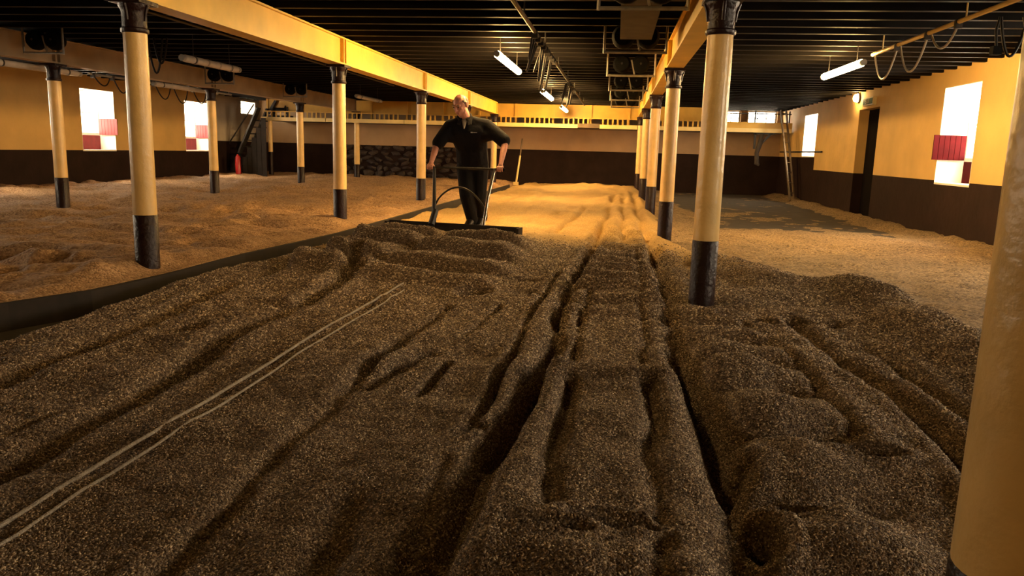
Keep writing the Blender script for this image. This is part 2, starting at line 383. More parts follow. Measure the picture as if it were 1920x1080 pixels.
# ------------------------------------------------------------------ cast iron columns
def make_column(loc, label, group):
    c = thing('cast_iron_column', loc, label, 'column', group)
    x, y, _ = loc
    R = 0.087
    tag(MB().lathe((x, y, 0), [(R + 0.004, 0.0), (R + 0.004, 0.607), (R, 0.613)], 28).build('base', 'coldark', c), 'dark painted foot')
    MB().lathe((x, y, 0), [(R + 0.002, 0.6135), (R - 0.001, 2.0)], 28).build('shaft', 'colcream', c)
    cap = tag(MB().lathe((x, y, 0), [(R + 0.006, 1.99), (R + 0.014, 2.0), (R + 0.014, 2.02), (R + 0.002, 2.03), (R + 0.002, 2.14), (R + 0.008, 2.16), (R + 0.022, 2.185), (R + 0.024, 2.2)], 28)
        .build('capital', 'coldark', c), 'dark flared capital')
    MB().box(x - 0.125, x + 0.125, y - 0.125, y + 0.125, 2.2, 2.228).build('abacus_plate', 'coldark', cap)
    for a in range(4):
        ca, sa = math.cos(a * math.pi / 2), math.sin(a * math.pi / 2)
        MB().tube([(x + ca * R, y + sa * R, 2.08), (x + ca * (R + 0.008), y + sa * (R + 0.008), 2.14), (x + ca * (R + 0.026), y + sa * (R + 0.026), 2.195)], 0.012, 6).build('bracket', 'coldark', cap)
    return c
ordn = ['nearest', 'second', 'third', 'fourth', 'fifth']
proto = None
def put_column(x, y, label, group):
    global proto
    if proto is None: proto = make_column((x, y, 0), label, group); return proto
    return copy_tree(proto, (x, y, 0), label, group)
put_column(0.615, 1.13, 'huge cream column cut by the right edge of the picture, closest to the camera', 'columns of the right row')
rl = ['cream column with dark foot standing in the malt beside the heaped mound', 'cream column second behind the mound on the right row', 'cream column third behind the mound in the right row', 'slim distant cream column next to last in the right row', 'farthest cream column of the right row under the gallery front']
for k in range(5): put_column(0.647, 5.52 + 4.4 * k, rl[k], 'columns of the right row')
ll = ['large cream column at the left where the long yellow beam starts', 'cream column under the long yellow beam, midway to the man', 'cream column just left of the man with the shovel', 'cream column hidden behind the man in black', 'far cream column by the gallery at the man\'s elbow']
for k in range(5): put_column(-3.68, 5.674 + 4.4 * k, ll[k], 'columns of the middle row')
ml = ['leaning-looking cream column at the far left edge', 'cream column overlapping the second left window', 'cream column in front of the dark stair on the left', 'cream column beside the rubble stone wall']
for k in range(4): put_column(-8.08, 10.46 + 4.4 * k, ml[k], 'columns of the far left row')

# ------------------------------------------------------------------ riveted I-beams on the columns
def beam(x, label, ys, matn, topz=2.578):
    t = thing('ceiling_beam', (x, ys[0], 2.23), label, 'beam', 'beams along the column rows')
    for a, b2 in zip(ys[:-1], ys[1:]):
        m = MB(); y0, y1 = a + 0.004, b2 - 0.004
        m.box(x - 0.10, x + 0.10, y0, y1, 2.23, 2.252); m.box(x - 0.085, x + 0.085, y0, y1, topz - 0.02, topz)
        m.box(x - 0.05, x + 0.05, y0, y1, 2.252, topz - 0.02)
        s = m.build('beam_segment', matn, t)
        st = MB()
        for yy in (y0 + 0.03, y1 - 0.06):
            st.box(x - 0.095, x + 0.095, yy, yy + 0.03, 2.252, topz - 0.02)
        st.build('stiffener', matn, s)
    return t
beam(-3.68, 'long yellow beam running over the middle column row to the gallery', [YF, 1.27, 5.674, 10.074, 14.474, 18.874, 23.3], 'yellow')
beam(0.647, 'yellow beam over the right column row seen from below', [YF, 1.12, 5.52, 9.92, 14.32, 18.72, 23.12], 'yellow')
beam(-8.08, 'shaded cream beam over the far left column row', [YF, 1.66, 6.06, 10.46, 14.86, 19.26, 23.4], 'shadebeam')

# ------------------------------------------------------------------ gallery across the far end
gal = thing('gallery', (-3.6, 23.4, 1.89), 'yellow panelled gallery with low balustrade across the far end', 'gallery')
YG = 23.4
MB().box(-11.1, 4.93, YG + 0.06, YB, 1.90, 1.98).build('deck', 'wood', gal)
for (a, b2) in ((-11.1, -9.0), (-8.98, -6.5), (-6.48, -3.75), (-3.6, -1.2), (-0.55, 0.55), (0.75, 2.9), (2.92, 4.93)):
    MB().box(a, b2, YG, YG + 0.06, 1.885, 2.0).build('edge_board', 'edge', gal)
tag(MB().box(-1.2, -0.55, YG + 0.005, YG + 0.06, 1.90, 2.02).build('edge_board', 'wood', gal), 'brown patch in the edge board')
px = -11.0
while px < 2.8:
    if not (-3.75 < px < -3.55):
        pw = min(1.13, 2.9 - px)
        MB().box(px + 0.012, px + pw - 0.012, YG + 0.30, YG + 0.33, 2.17, ZC - 0.15).build('panel', 'panel', gal)
        MB().box(px - 0.03, px + 0.03, YG + 0.26, YG + 0.32, 2.0, ZC - 0.15).build('post', 'panel', gal)
    px += 1.13
MB().box(-11.0, 2.9, YG + 0.03, YG + 0.06, 2.16, 2.19).build('balustrade_rail', 'panel', gal)
bl = None; x = -10.9
bmsh = MB().box(-0.022, 0.022, -0.012, 0.012, 0.0, 0.16)
i = 0
while x < 2.9:
    if i % 8 < 6:
        if bl is None:
            bl = bmsh.build('baluster', 'panel'); bl.parent = gal; c = bl
        else: c = copy_part(bl, gal)
        c.location = Vector((x, YG + 0.045, 2.0)) - gal.location
    x += 0.145; i += 1
MB().box(2.9, 4.93, YG, YG + 0.05, 2.0, 2.17).build('front_board', 'panel', gal)
for xx in (3.0, 3.9, 4.85): MB().box(xx - 0.02, xx + 0.02, YG + 0.06, YG + 0.10, 1.98, 2.50).build('rail_post', 'dksteel', gal)
MB().box(2.9, 4.9, YG + 0.06, YG + 0.09, 2.40, 2.43).build('hand_rail', 'dksteel', gal)
# small prop under the gallery at the left
cpost = thing('gallery_post', (-10.85, 23.5, 0), 'slim cream post under the gallery beside the dark stair', 'column')
MB().lathe((-10.85, 23.5, 0), [(0.075, 0.0), (0.075, 0.92)], 16).build('base', 'coldark', cpost)
MB().lathe((-10.85, 23.5, 0), [(0.072, 0.92), (0.07, 1.90)], 16).build('shaft', 'colcream', cpost)

# dark steep stair in the far left corner
st = thing('stair', (-11.95, 23.0, 0), 'dark steep stair climbing to the gallery in the far left corner', 'stair')
for yy in (22.95, 23.62):
    MB().bar((-11.85, yy, 0.35), (-10.95, yy, 2.25), 0.05, 0.26, up=(0, 1, 0)).build('stringer', 'dksteel', st)
for k in range(8):
    u = (k + 0.5) / 8; X_, Z_ = -11.85 + 0.9 * u, 0.35 + 1.6 * u
    MB().box(X_ - 0.11, X_ + 0.11, 22.98, 23.6, Z_, Z_ + 0.03).build('tread', 'board', st)
for k in range(5):
    MB().box(-11.55 + k * 0.16, -11.40 + k * 0.16, 23.0, 23.02, 0.1, 0.75 + k * 0.30).build('side_plank', 'board', st)
MB().tube([(-11.95, 22.95, 1.15), (-11.1, 22.95, 2.35)], 0.022).build('hand_rail', 'dksteel', st)

# pale steep ladder at the right end of the gallery
ld_ = thing('ladder', (4.75, 22.7, 0), 'steep wooden ladder at the right end of the gallery by the wall', 'ladder')
for dx in (0.0, 0.38):
    MB().bar((4.62 + dx * 0.5 + 0.08, 21.75 + dx, 0.05), (4.60 + dx * 0.5 - 0.08, 23.1 + dx * 0.6, 2.5), 0.035, 0.07).build('side_rail', 'wood', ld_)
for k in range(9):
    u = k / 9 + 0.08
    a = Vector((4.70, 21.75, 0.05)).lerp(Vector((4.52, 23.1, 2.5)), u); b2 = Vector((4.89, 22.13, 0.05)).lerp(Vector((4.71, 23.328, 2.5)), u)
    MB().tube([a, b2], 0.014, 6).build('rung', 'wood', ld_)

# winch-like machine on the gallery deck, bracket under it, pipe on the wall, extinguisher, pole
w = thing('winch', (-10.6, 23.75, 1.98), 'dark hoist machine on the left end of the gallery', 'winch')
MB().box(-10.95, -10.25, 23.6, 23.9, 1.98, 2.06).build('bed_plate', 'dksteel', w)
MB().lathe((-10.6, 23.75, 2.24), [(0.14, -0.2), (0.14, -0.18), (0.08, -0.17), (0.08, 0.17), (0.14, 0.18), (0.14, 0.2)], 20, axis='x').build('drum', 'dksteel', w)
for xx in (-10.85, -10.35): MB().bar((xx, 23.75, 2.06), (xx, 23.75, 2.32), 0.05, 0.16).build('cheek', 'dksteel', w)
MB().bar((-10.95, 23.62, 2.1), (-10.7, 23.62, 2.5), 0.05, 0.08).build('lever', 'dksteel', w)

br = thing('cable_bracket', (4.1, 23.6, 1.7), 'dark bracket hung with a grey cable bundle under the gallery right end', 'bracket')
MB().bar((3.95, 23.55, 1.89), (3.95, 23.55, 1.42), 0.06, 0.06).build('hanger', 'dksteel', br)
MB().bar((4.40, 23.55, 1.87), (4.02, 23.55, 1.45), 0.06, 0.06).build('brace', 'dksteel', br)
MB().bar((3.9, 23.55, 1.86), (4.5, 23.55, 1.86), 0.06, 0.06).build('head_bar', 'dksteel', br)
MB().tube([(4.13, 23.5, 1.84), (4.10, 23.48, 1.6), (4.02, 23.48, 1.3), (4.05, 23.5, 1.0), (4.12, 23.5, 0.95)], [0.05, 0.075, 0.06, 0.07, 0.03], 10).build('cable_bundle', 'duct', br)

tag(MB().tube([(4.96, 20.0, 1.36), (4.96, 24.9, 1.36)], 0.022).build('wall_pipe', 'dksteel', loc=(4.96, 22, 1.36)), 'thin dark pipe along the right wall below the far opening', 'pipe')
ex = thing('fire_extinguisher', (-11.5, 22.6, 0), 'red fire extinguisher below the dark stair at the far left', 'extinguisher')
MB().lathe((-11.5, 22.6, 0), [(0.02, 0.20), (0.085, 0.21), (0.085, 0.72), (0.06, 0.78), (0.025, 0.80), (0.025, 0.83)], 18).build('cylinder', 'extred', ex)
MB().box(-11.54, -11.42, 22.585, 22.615, 0.83, 0.87).build('valve_handle', 'black', ex)
MB().tube([(-11.47, 22.6, 0.84), (-11.36, 22.6, 0.75), (-11.38, 22.6, 0.45)], 0.014).build('hose', 'black', ex)
pl = thing('leaning_pole', (-3.05, 24.1, 0), 'pale pole leaning towards the far wall just right of the man', 'pole')
MB().tube([(-3.06, 23.9, 0.16), (-3.0, 24.3, 1.02)], 0.03).build('pole', 'edge', pl)
MB().tube([(-3.0, 24.3, 1.02), (-2.97, 24.45, 1.55)], 0.022).build('dark_tip', 'wood', pl)
MB().box(-3.14, -2.98, 23.84, 23.92, 0.12, 0.22).build('foot', 'edge', pl)

# ------------------------------------------------------------------ tube lamps
def tube_lamp(x, y0, y1, z, on, label, r=0.045, bands=0, power=None):
    t = thing('tube_lamp', (x, (y0 + y1) / 2, z), label, 'lamp', 'lit tube lamps' if on else 'unlit tube lamps')
    MB().lathe((x, (y0 + y1) / 2, z), [(r * 0.7, -(y1 - y0) / 2 + 0.06), (r, -(y1 - y0) / 2 + 0.09), (r, (y1 - y0) / 2 - 0.09), (r * 0.7, (y1 - y0) / 2 - 0.06)], 16, axis='y').build('tube', (power or 'lampon') if on else 'lampoff', t)
    for a, b2 in ((y0, y0 + 0.06), (y1 - 0.06, y1)):
        MB().lathe((x, 0, z), [(r * 0.85, a), (r * 0.85, b2)], 14, axis='y').build('end_cap', 'lampcap', t)
    for yy in (y0 + 0.3, y1 - 0.3):
        MB().tube([(x, yy, z + r), (x, yy, ZC)], 0.006, 6).build('hanger', 'dksteel', t)
        MB().lathe((x, 0, z), [(r + 0.006, yy - 0.012), (r + 0.006, yy + 0.012)], 16, axis='y').build('clip', 'dksteel', t)
    for k in range(bands):
        yy = y0 + (y1 - y0) * (k + 1) / (bands + 1)
        MB().lathe((x, 0, z), [(r + 0.004, yy - 0.018), (r + 0.004, yy + 0.018)], 16, axis='y').build('band', 'lampcap', t)
    return t
tube_lamp(-1.52, 9.65, 11.9, 2.35, True, 'glowing tube lamp above right of the man, largest over the centre aisle')
tube_lamp(-1.52, 15.5, 17.9, 2.35, True, 'second glowing tube lamp farther down the centre aisle')
tube_lamp(-1.52, 20.8, 23.1, 2.35, True, 'farthest glowing tube lamp in front of the gallery panels')
tube_lamp(-1.52, 3.8, 6.0, 2.35, True, 'added dim tube lamp above the frame, lighting the near malt', power='lampadded')  # unseen lamp, put in to light the near malt and columns
tube_lamp(-1.52, -3.6, -1.4, 2.35, True, 'added dim tube lamp behind the camera, lighting the near columns', power='lampadded')  # unseen lamp, added to brighten the column at the right edge
tube_lamp(2.88, 10.05, 11.95, 2.35, True, 'glowing tube lamp over the right aisle at the end of the conduit', power='lampmid')
tube_lamp(-5.78, 9.9, 11.5, 2.28, False, 'unlit banded tube lamp under the dark ceiling in the left aisle', bands=4, r=0.05)
tube_lamp(-5.92, 17.3, 19.2, 2.30, False, 'small far unlit tube lamp left of the yellow beam end', r=0.045)
tube_lamp(-8.42, 9.6, 11.5, 2.18, False, 'unlit tube lamp below the shaded beam at the far left edge')
tube_lamp(-8.40, 13.4, 15.7, 2.20, False, 'unlit tube lamp below the shaded beam above the second left window')

# wall lamp and exit sign over the door
wl = thing('bulkhead_lamp', (4.9, 17.5, 2.45), 'small glowing bulkhead lamp high on the right wall by the exit sign', 'lamp')
MB().lathe((4.98, 17.5, 2.47), [(0.10, -0.02), (0.10, 0.02)], 18, axis='x').build('back_plate', 'lampcap', wl)
MB().lathe((4.96, 17.5, 2.47), [(0.03, -0.08), (0.07, -0.06), (0.085, 0.0)], 18, axis='x').build('globe', 'lampon', wl)
sg = thing('exit_sign', (4.9, 16.65, 2.26), 'small exit sign box fixed on the wall above the dark door', 'sign')
MB().box(4.93, 4.998, 16.35, 17.0, 2.27, 2.43).build('sign_box', 'signcream', sg)
MB().box(4.922, 4.93, 16.39, 16.96, 2.295, 2.405).build('sign_face', 'signgreen', sg)
def text(body, size, parent, loc, rot, mt, name='lettering'):
    cu = bpy.data.curves.new(name, 'FONT'); cu.body = body; cu.size = size; cu.align_x = 'CENTER'; cu.align_y = 'CENTER'; cu.extrude = 0.002
    o = bpy.data.objects.new(name, cu); COL.objects.link(o); me = bpy.data.meshes.new_from_object(o.evaluated_get(bpy.context.evaluated_depsgraph_get()))
    bpy.data.objects.remove(o, do_unlink=True)
    me.materials.append(MT[mt]); q = bpy.data.objects.new(name, me); COL.objects.link(q)
    q.parent = parent; q.location = Vector(loc) - parent.location; q.rotation_euler = rot
    return q
text('EXIT', 0.13, sg, (4.919, 16.675, 2.35), (math.radians(90), 0, math.radians(-90)), 'signcream')

# ------------------------------------------------------------------ festoon cables and conduits under the ceiling
def festoon(x, ya, yb, z, loops, label, rm='dksteel', cm='cable', rr=0.02, cr=0.011):
    t = thing('festoon_track', (x, (ya + yb) / 2, z), label, 'cable track')
    MB().tube([(x, ya, z), (x, yb, z)], rr, 8).build('rail', rm, t)
    yy = ya
    while yy < yb:
        MB().tube([(x, yy + 0.2, z), (x, yy + 0.2, ZC)], 0.008, 6).build('rail_hanger', rm, t); yy += 2.2
    for (l0, l1, drop, dx) in loops:
        pts = []
        for k in range(13):
            u = k / 12; s_ = 4 * u * (1 - u)
            pts.append((x + dx * (0.4 + 0.6 * s_), l0 + (l1 - l0) * u, z - 0.03 - drop * s_))
        MB().tube(pts, cr, 6).build('cable_loop', cm, t)
        MB().box(x - 0.03, x + 0.03, l0 - 0.02, l0 + 0.02, z - 0.06, z + 0.015).build('trolley', 'dksteel', t)
    return t
lp = []
yy = 8.6
for k in range(9):
    lp.append((yy, yy + 0.22, random.uniform(0.22, 0.42), random.uniform(-0.22, -0.05))); yy += 0.32
yy = 14.5
for k in range(6):
    lp.append((yy, yy + 0.25, random.uniform(0.18, 0.32), random.uniform(-0.18, -0.05))); yy += 0.4
festoon(-0.94, 3.0, 21.5, 2.45, lp, 'dark cable track with bunched hanging loops along the centre aisle ceiling', rr=0.022)
festoon(3.0, 3.0, 10.15, 2.45, [(9.3, 10.05, 0.30, 0.0), (8.45, 9.2, 0.30, 0.0), (7.75, 8.35, 0.16, 0.0)], 'lit conduit with drooping pale cable loops running to the right aisle lamp', rm='edge', cm='palecable', rr=0.022)
bc = thing('hanging_cable', (3.9, 8.6, 2.5), 'black cable coils hanging at the upper right corner before the yellow wall', 'cable')
for (xa, ya, dr, wd) in ((3.55, 8.2, 0.36, 0.24), (3.75, 8.2, 0.42, 0.42), (4.05, 8.25, 0.40, 0.30)):
    pts = [(xa + wd * u, ya, 2.57 - dr * 4 * u * (1 - u)) for u in [k / 14 for k in range(15)]]
    MB().tube(pts, 0.014, 7).build('cable_loop', 'cable', bc)
MB().box(3.50, 3.58, 8.16, 8.24, 2.22, 2.30).build('plug', 'black', bc)
MB().tube([(3.54, 8.2, 2.57), (3.52, 8.2, 2.45), (3.54, 8.2, 2.30)], 0.013, 7).build('drop_cable', 'cable', bc)
festoon(-4.95, 4.0, 17.0, 2.52, [], 'thin dark rail under the ceiling left of the yellow beam', rr=0.018)
festoon(-8.50, 11.8, 16.5, 2.22, [(11.9, 12.3, 0.14, 0.05), (12.4, 12.8, 0.22, 0.05), (12.9, 13.2, 0.30, 0.05), (13.6, 14.1, 0.24, 0.05), (14.2, 14.7, 0.28, 0.05), (14.9, 15.4, 0.24, 0.05)], 'pale rail with short cable loops above the left windows', rm='steel', rr=0.02)
hc = thing('hanging_cable', (-6.3, 10.4, 2.5), 'dark cable coil hanging just right of the large left column', 'cable')
for (xa, ya, dr, wd) in ((-6.55, 10.1, 0.40, 0.16), (-6.5, 10.3, 0.46, 0.22), (-6.35, 10.2, 0.34, 0.2)):
    pts = [(xa + wd * u, ya, 2.57 - dr * 4 * u * (1 - u)) for u in [k / 14 for k in range(15)]]
    MB().tube(pts, 0.014, 7).build('cable_loop', 'cable', hc)

# ------------------------------------------------------------------ hanging drum conveyors
def drum_hanger(x0, x1, y, z, label, group, drums=True):
    t = thing('drum_hanger', ((x0 + x1) / 2, y, z), label, 'hanger', group)
    MB().tube([(x0, y, z), (x1, y, z)], 0.016, 8).build('cross_bar', 'steel', t)
    for xx in (x0, x1): MB().tube([(xx, y, z - 0.016), (xx, y, ZC)], 0.014, 8).build('drop_rod', 'steel', t)
    xm = (x0 + x1) / 2
    if drums:
        for dx in (-0.135, 0.135):
            d = MB().lathe((xm + dx, y + 0.06, z + 0.17), [(0.03, -0.09), (0.10, -0.085), (0.128, -0.03), (0.128, 0.03), (0.10, 0.085), (0.03, 0.09)], 18, axis='y').build('drum', 'black', t)
            MB().tube([(xm + dx, y - 0.04, z + 0.17), (xm + dx, y + 0.17, z + 0.17)], 0.016, 8).build('axle', 'dksteel', d)
        MB().bar((xm, y, z + 0.22), (xm + 0.05, y, z + 0.02), 0.02, 0.02).build('strut', 'steel', t)
    return t
names = ['first and nearest', 'second', 'third', 'fourth', 'fifth', 'sixth']
for k in range(6):
    drum_hanger(-0.20, 0.48, 6.3 + 2.67 * k, 2.30, '%s pipe hanger with paired black drums beside the right beam' % names[k], 'drum hangers over the centre aisle')
dct = thing('conveyor_trough', (0.14, 6.5, 2.44), 'dusty grey trough above the nearest drum hangers beside the right beam', 'trough')
MB().box(-0.02, 0.30, 3.0, 8.85, 2.42, 2.43).build('bottom', 'duct', dct)
MB().box(-0.03, -0.02, 3.0, 8.85, 2.42, 2.56).build('side', 'duct', dct)
MB().box(0.30, 0.31, 3.0, 8.85, 2.42, 2.56).build('side', 'duct', dct)
for k, yy in enumerate((9.6, 14.2, 17.7)):
    drum_hanger(-7.82, -7.25, yy, 2.28, ['pipe hanger with black drums at the far left top beside the shaded beam', 'pipe hanger with black drums beside the shaded beam above the second left window', 'far pipe hanger with black drums at the end of the shaded beam'][k], 'drum hangers over the left aisle')

# ------------------------------------------------------------------ malt beds (height fields)
def lattice(seed):
    g = np.random.default_rng(seed).random((256, 256))
    def n(x, y):
        xi = np.floor(x).astype(int); yi = np.floor(y).astype(int); fx = x - xi; fy = y - yi
        fx = fx * fx * (3 - 2 * fx); fy = fy * fy * (3 - 2 * fy)
        a = g[xi % 256, yi % 256]; b = g[(xi + 1) % 256, yi % 256]; c = g[xi % 256, (yi + 1) % 256]; d = g[(xi + 1) % 256, (yi + 1) % 256]
        return (a * (1 - fx) + b * fx) * (1 - fy) + (c * (1 - fx) + d * fx) * fy - 0.5
    return n
N1, N2, N3, N4 = lattice(1), lattice(2), lattice(3), lattice(4)
def fbm(x, y, s, o=4, n=N1):
    r = 0; a = 1.0
    for k in range(o): r = r + a * n(x * s + 7.3 * k + 40, y * s + 3.1 * k + 60); a *= 0.5; s *= 2.03
    return r
def sstep(a, b, x):
    t = np.clip((x - a) / (b - a), 0, 1); return t * t * (3 - 2 * t)
def dist(pts, X, Y):
    best = np.full(X.shape, 1e9)
    for (x0, y0), (x1, y1) in zip(pts[:-1], pts[1:]):
        dx, dy = x1 - x0, y1 - y0; L = dx * dx + dy * dy
        t = np.clip(((X - x0) * dx + (Y - y0) * dy) / L, 0, 1)
        best = np.minimum(best, np.hypot(X - x0 - t * dx, Y - y0 - t * dy))
    return best

FUR = [ # polyline, half width, depth, shoulder
 ([(-2.61,1.5),(-2.61,2.91),(-2.63,3.37),(-2.60,3.89),(-2.63,4.36),(-2.69,5.01),(-2.76,6.48),(-2.77,7.93)], 0.085, 0.125, 0.3),
 ([(-1.85,1.2),(-1.88,2.27),(-1.91,2.63),(-1.96,3.06),(-1.99,3.75),(-1.98,4.63),(-1.98,5.21),(-2.12,6.06),(-2.39,6.97)], 0.075, 0.11, 0.3),
 ([(-2.12,2.2),(-2.05,2.73),(-1.96,3.19)], 0.03, 0.03, 0.2),
 ([(-1.05,1.2),(-1.05,1.94),(-1.06,2.21),(-1.08,2.65),(-1.11,3.39),(-1.10,4.10),(-1.04,4.98)], 0.045, 0.075, 0.25),
 ([(-1.03,3.05),(-0.91,3.73)], 0.055, 0.06, 0.2),
 ([(-0.80,3.0),(-0.75,3.5)], 0.03, 0.05, 0.2), ([(-0.80,4.1),(-0.72,5.1)], 0.03, 0.045, 0.2),
 ([(-0.67,1.6),(-0.72,2.02)], 0.075, 0.06, 0.2), ([(-0.46,1.5),(-0.48,2.32)], 0.045, 0.055, 0.2),
 ([(-0.49,2.56),(-0.48,3.27),(-0.49,4.61),(-0.44,6.59)], 0.03, 0.06, 0.25),
 ([(-0.42,0.9),(-0.39,1.7),(-0.36,2.18),(-0.34,2.87),(-0.31,3.48),(-0.29,4.12),(-0.32,5.18),(-0.28,6.64),(-0.21,8.16)], 0.06, 0.12, 0.22),
 ([(-0.14,2.0),(-0.16,3.04),(-0.15,3.3)], 0.045, 0.055, 0.0), ([(-0.17,3.66),(-0.18,4.7),(-0.14,5.87)], 0.04, 0.06, 0.1),
 ([(0.16,0.9),(0.17,2.01),(0.18,2.59),(0.19,3.35)], 0.045, 0.04, 0.1), ([(0.20,3.8),(0.24,5.53),(0.27,8.33)], 0.04, 0.035, 0.1),
 ([(0.36,0.9),(0.37,1.85),(0.40,2.22),(0.40,2.64),(0.39,3.16),(0.39,3.84),(0.41,4.85),(0.44,5.81),(0.44,6.87),(0.45,8.5)], 0.085, 0.10, 0.2),
 ([(1.22,1.6),(1.28,2.82),(1.29,3.43),(1.23,3.93),(1.18,4.48),(1.19,5.06)], 0.06, 0.105, 0.35),
 ([(0.93,2.9),(0.96,3.29),(0.96,3.87),(0.90,4.54),(0.84,4.97)], 0.035, 0.025, 0.3),
 ([(1.45,3.0),(1.46,3.7),(1.44,4.42)], 0.045, 0.045, 0.3),
 ([(0.76,5.02),(0.98,5.0),(1.14,4.86)], 0.06, 0.06, 0.3), ([(1.2,5.05),(1.36,4.92),(1.45,4.98)], 0.07, 0.08, 0.2),
 ([(0.40,2.3),(0.50,2.55)], 0.04, 0.06, 0.1),
 ([(-0.21,8.2),(-0.12,12.0),(-0.02,19.0)], 0.07, 0.055, 0.4), ([(0.10,8.6),(0.15,13.0),(0.2,18.0)], 0.06, 0.045, 0.4), ([(0.42,8.6),(0.42,14.0),(0.45,21.0)], 0.08, 0.06, 0.5),
 ([(-0.75,9.6),(-0.6,12.5),(-0.5,16.0)], 0.06, 0.04, 0.4), ([(-1.25,10.8),(-0.95,13.5)], 0.06, 0.035, 0.4),
]
FEET = [(-0.15,1.84,0.11,0.035,0.07),(0.03,1.93,0.10,0.04,0.08),(0.46,2.03,0.05,0.12,0.075),(0.60,2.22,0.08,0.06,0.06),(0.95,2.73,0.10,0.05,0.06),(-0.02,6.15,0.12,0.10,0.07),
        (-0.99,5.5,0.12,0.16,0.07),(-0.46,2.64,0.035,0.06,0.05),(-0.62,5.6,0.10,0.12,0.05),(-0.15,6.7,0.06,0.12,0.05),(0.72,6.3,0.10,0.16,0.06),(0.78,7.3,0.12,0.12,0.05),(0.8,8.4,0.1,0.14,0.05),
        (-2.35,3.9,0.12,0.16,0.035),(-2.2,4.6,0.16,0.12,0.03),(-0.70,6.2,0.12,0.1,0.04),(0.85,9.6,0.12,0.12,0.04),(0.5,7.7,0.1,0.1,0.05),(1.12,2.1,0.09,0.12,0.04)]
def right_edge(Y): return np.interp(Y, [-3, 3, 5.5, 6.6, 7.4, 8.4, 10, 25], [2.45, 2.45, 2.42, 2.25, 1.75, 1.25, 1.0, 0.95])
def left_edge(Y): return np.interp(Y, [-3, 3.75, 4.5, 6.3, 8.3, 14, 25], [-3.30, -3.26, -3.31, -3.32, -3.13, -3.03, -3.0])
def bed_height(X, Y):
    wob = 0.035 * fbm(X * 0 + 3.0, Y, 1.7, 3, N3)
    h = 0.168 + 0.050 * fbm(X, Y, 0.9, 3) + 0.035 * fbm(X, Y, 3.2, 3, N2) + 0.009 * fbm(X, Y, 17.0, 3, N3)
    flat = sstep(8.6, 9.6, Y + 0.25 * np.maximum(X + 1.1, 0) * -1)
    # long drag streaks behind the shovel and across the whole bed
    h += (0.012 * fbm(X, Y * 0.06, 3.2, 3, N4)) + flat * (0.05 * fbm(X, Y * 0.10, 3.5, 2, N2) + 0.035 * fbm(X, Y, 2.2, 3, N3))
    for pts, w, d, sh in FUR:
        q = dist(pts, X + wob + 0.02 * fbm(X, Y, 3.0, 2, N4), Y)
        w = w * 0.74; d = d * 1.05
        k = np.clip(0.95 + 1.9 * fbm(X * 0.6, Y, 1.1, 3, N2), 0.28, 1.6)
        h += -d * k * np.exp(-(q / w) ** 2) + 0.6 * sh * d * k * np.exp(-((q - 2.2 * w) / (1.1 * w)) ** 2)
    for fx, fy, rx, ry, d in FEET:
        q = np.hypot((X - fx) / rx, (Y - fy) / ry)
        d = d * 1.5
        h += -d * np.exp(-q ** 4) + 0.22 * d * np.exp(-((q - 1.35) / 0.3) ** 2)
    # near raised slab between the two deep furrows, with a lip where the shovel stopped
    inx = sstep(-0.34, -0.26, X) * (1 - sstep(0.34, 0.40, X))
    h += inx * (0.045 * (1 - sstep(3.42, 3.52, Y)) + 0.035 * np.exp(-((Y - 3.42) / 0.06) ** 2) + 0.03 * np.exp(-((Y - 1.72) / 0.08) ** 2))
    # scalloped cross ridges left by the shovel
    p2 = np.mod((Y - 3.56) / 0.48 + 0.30 * fbm(X, Y, 1.3, 2, N3), 1.0); sc_ = sstep(0, 0.22, p2) * (1 - 0.8 * p2)
    h += inx * 0.095 * (sc_ - 0.45) * sstep(4.4, 5.6, Y) * (1 - sstep(9.5, 12, Y)) * 1.2
    out = sstep(0.44, 0.52, X) * (1 - sstep(0.80, 0.98, X))
    sc2 = np.abs(np.sin(np.pi * (Y - 0.2) / 0.52 + 1.2 * fbm(X, Y, 1.1, 2, N4)))
    h += out * 0.085 * (sc2 - 0.5) * (1 - sstep(5.0, 5.6, Y))
    # pillows of malt pushed up in front of the shovel
    dip = 0.20 * (X + 1.9)
    pil = sstep(-2.95, -2.6, X) * (1 - sstep(-1.1, -0.75, X)) * sstep(5.75, 6.0, Y + dip) * (1 - sstep(8.75, 9.05, Y + dip * 0.9))
    ph = np.mod((Y + dip - 5.9 + 0.25 * (X > -1.95)) / 0.80 + 0.22 * fbm(X, Y, 1.3, 2, N2), 1.0)
    lob = sstep(0, 0.20, ph) * (1 - 0.85 * ph ** 1.3)
    split = 1 - 0.75 * np.exp(-((X + 1.95 - 0.10 * (Y - 7.5)) / 0.085) ** 2)
    h += pil * (0.0 + 0.19 * lob * split * (0.75 + 0.25 * sstep(6.0, 7.4, Y)) * (1 - 0.25 * sstep(7.9, 8.7, Y)))
    # heaped mound at the right
    h += (0.17 + 0.05 * fbm(X, Y, 1.4, 2, N3)) * np.exp(-(dist([(1.95,2.2),(1.96,4.1),(2.0,5.4),(1.97,6.2)], X, Y) / 0.36) ** 2)
    h += 0.05 * np.exp(-(dist([(1.9,5.9),(1.98,6.3)], X, Y) / 0.26) ** 2)
    h += 0.11 * np.exp(-(dist([(0.98,7.6),(1.35,6.5)], X, Y) / 0.30) ** 2)
    h += 0.045 * np.exp(-(dist([(0.62,4.2),(0.68,2.0)], X, Y) / 0.13) ** 2) + 0.04 * np.exp(-(dist([(1.02,2.6),(1.05,4.4)], X, Y) / 0.13) ** 2)
    h -= 0.05 * np.exp(-(np.hypot(X - 0.66, Y - 5.45) / 0.17) ** 2)
    # soft heap against the back
    h += 0.10 * np.exp(-(((X + 0.6) / 1.2) ** 2 + ((Y - 22.5) / 1.6) ** 2))
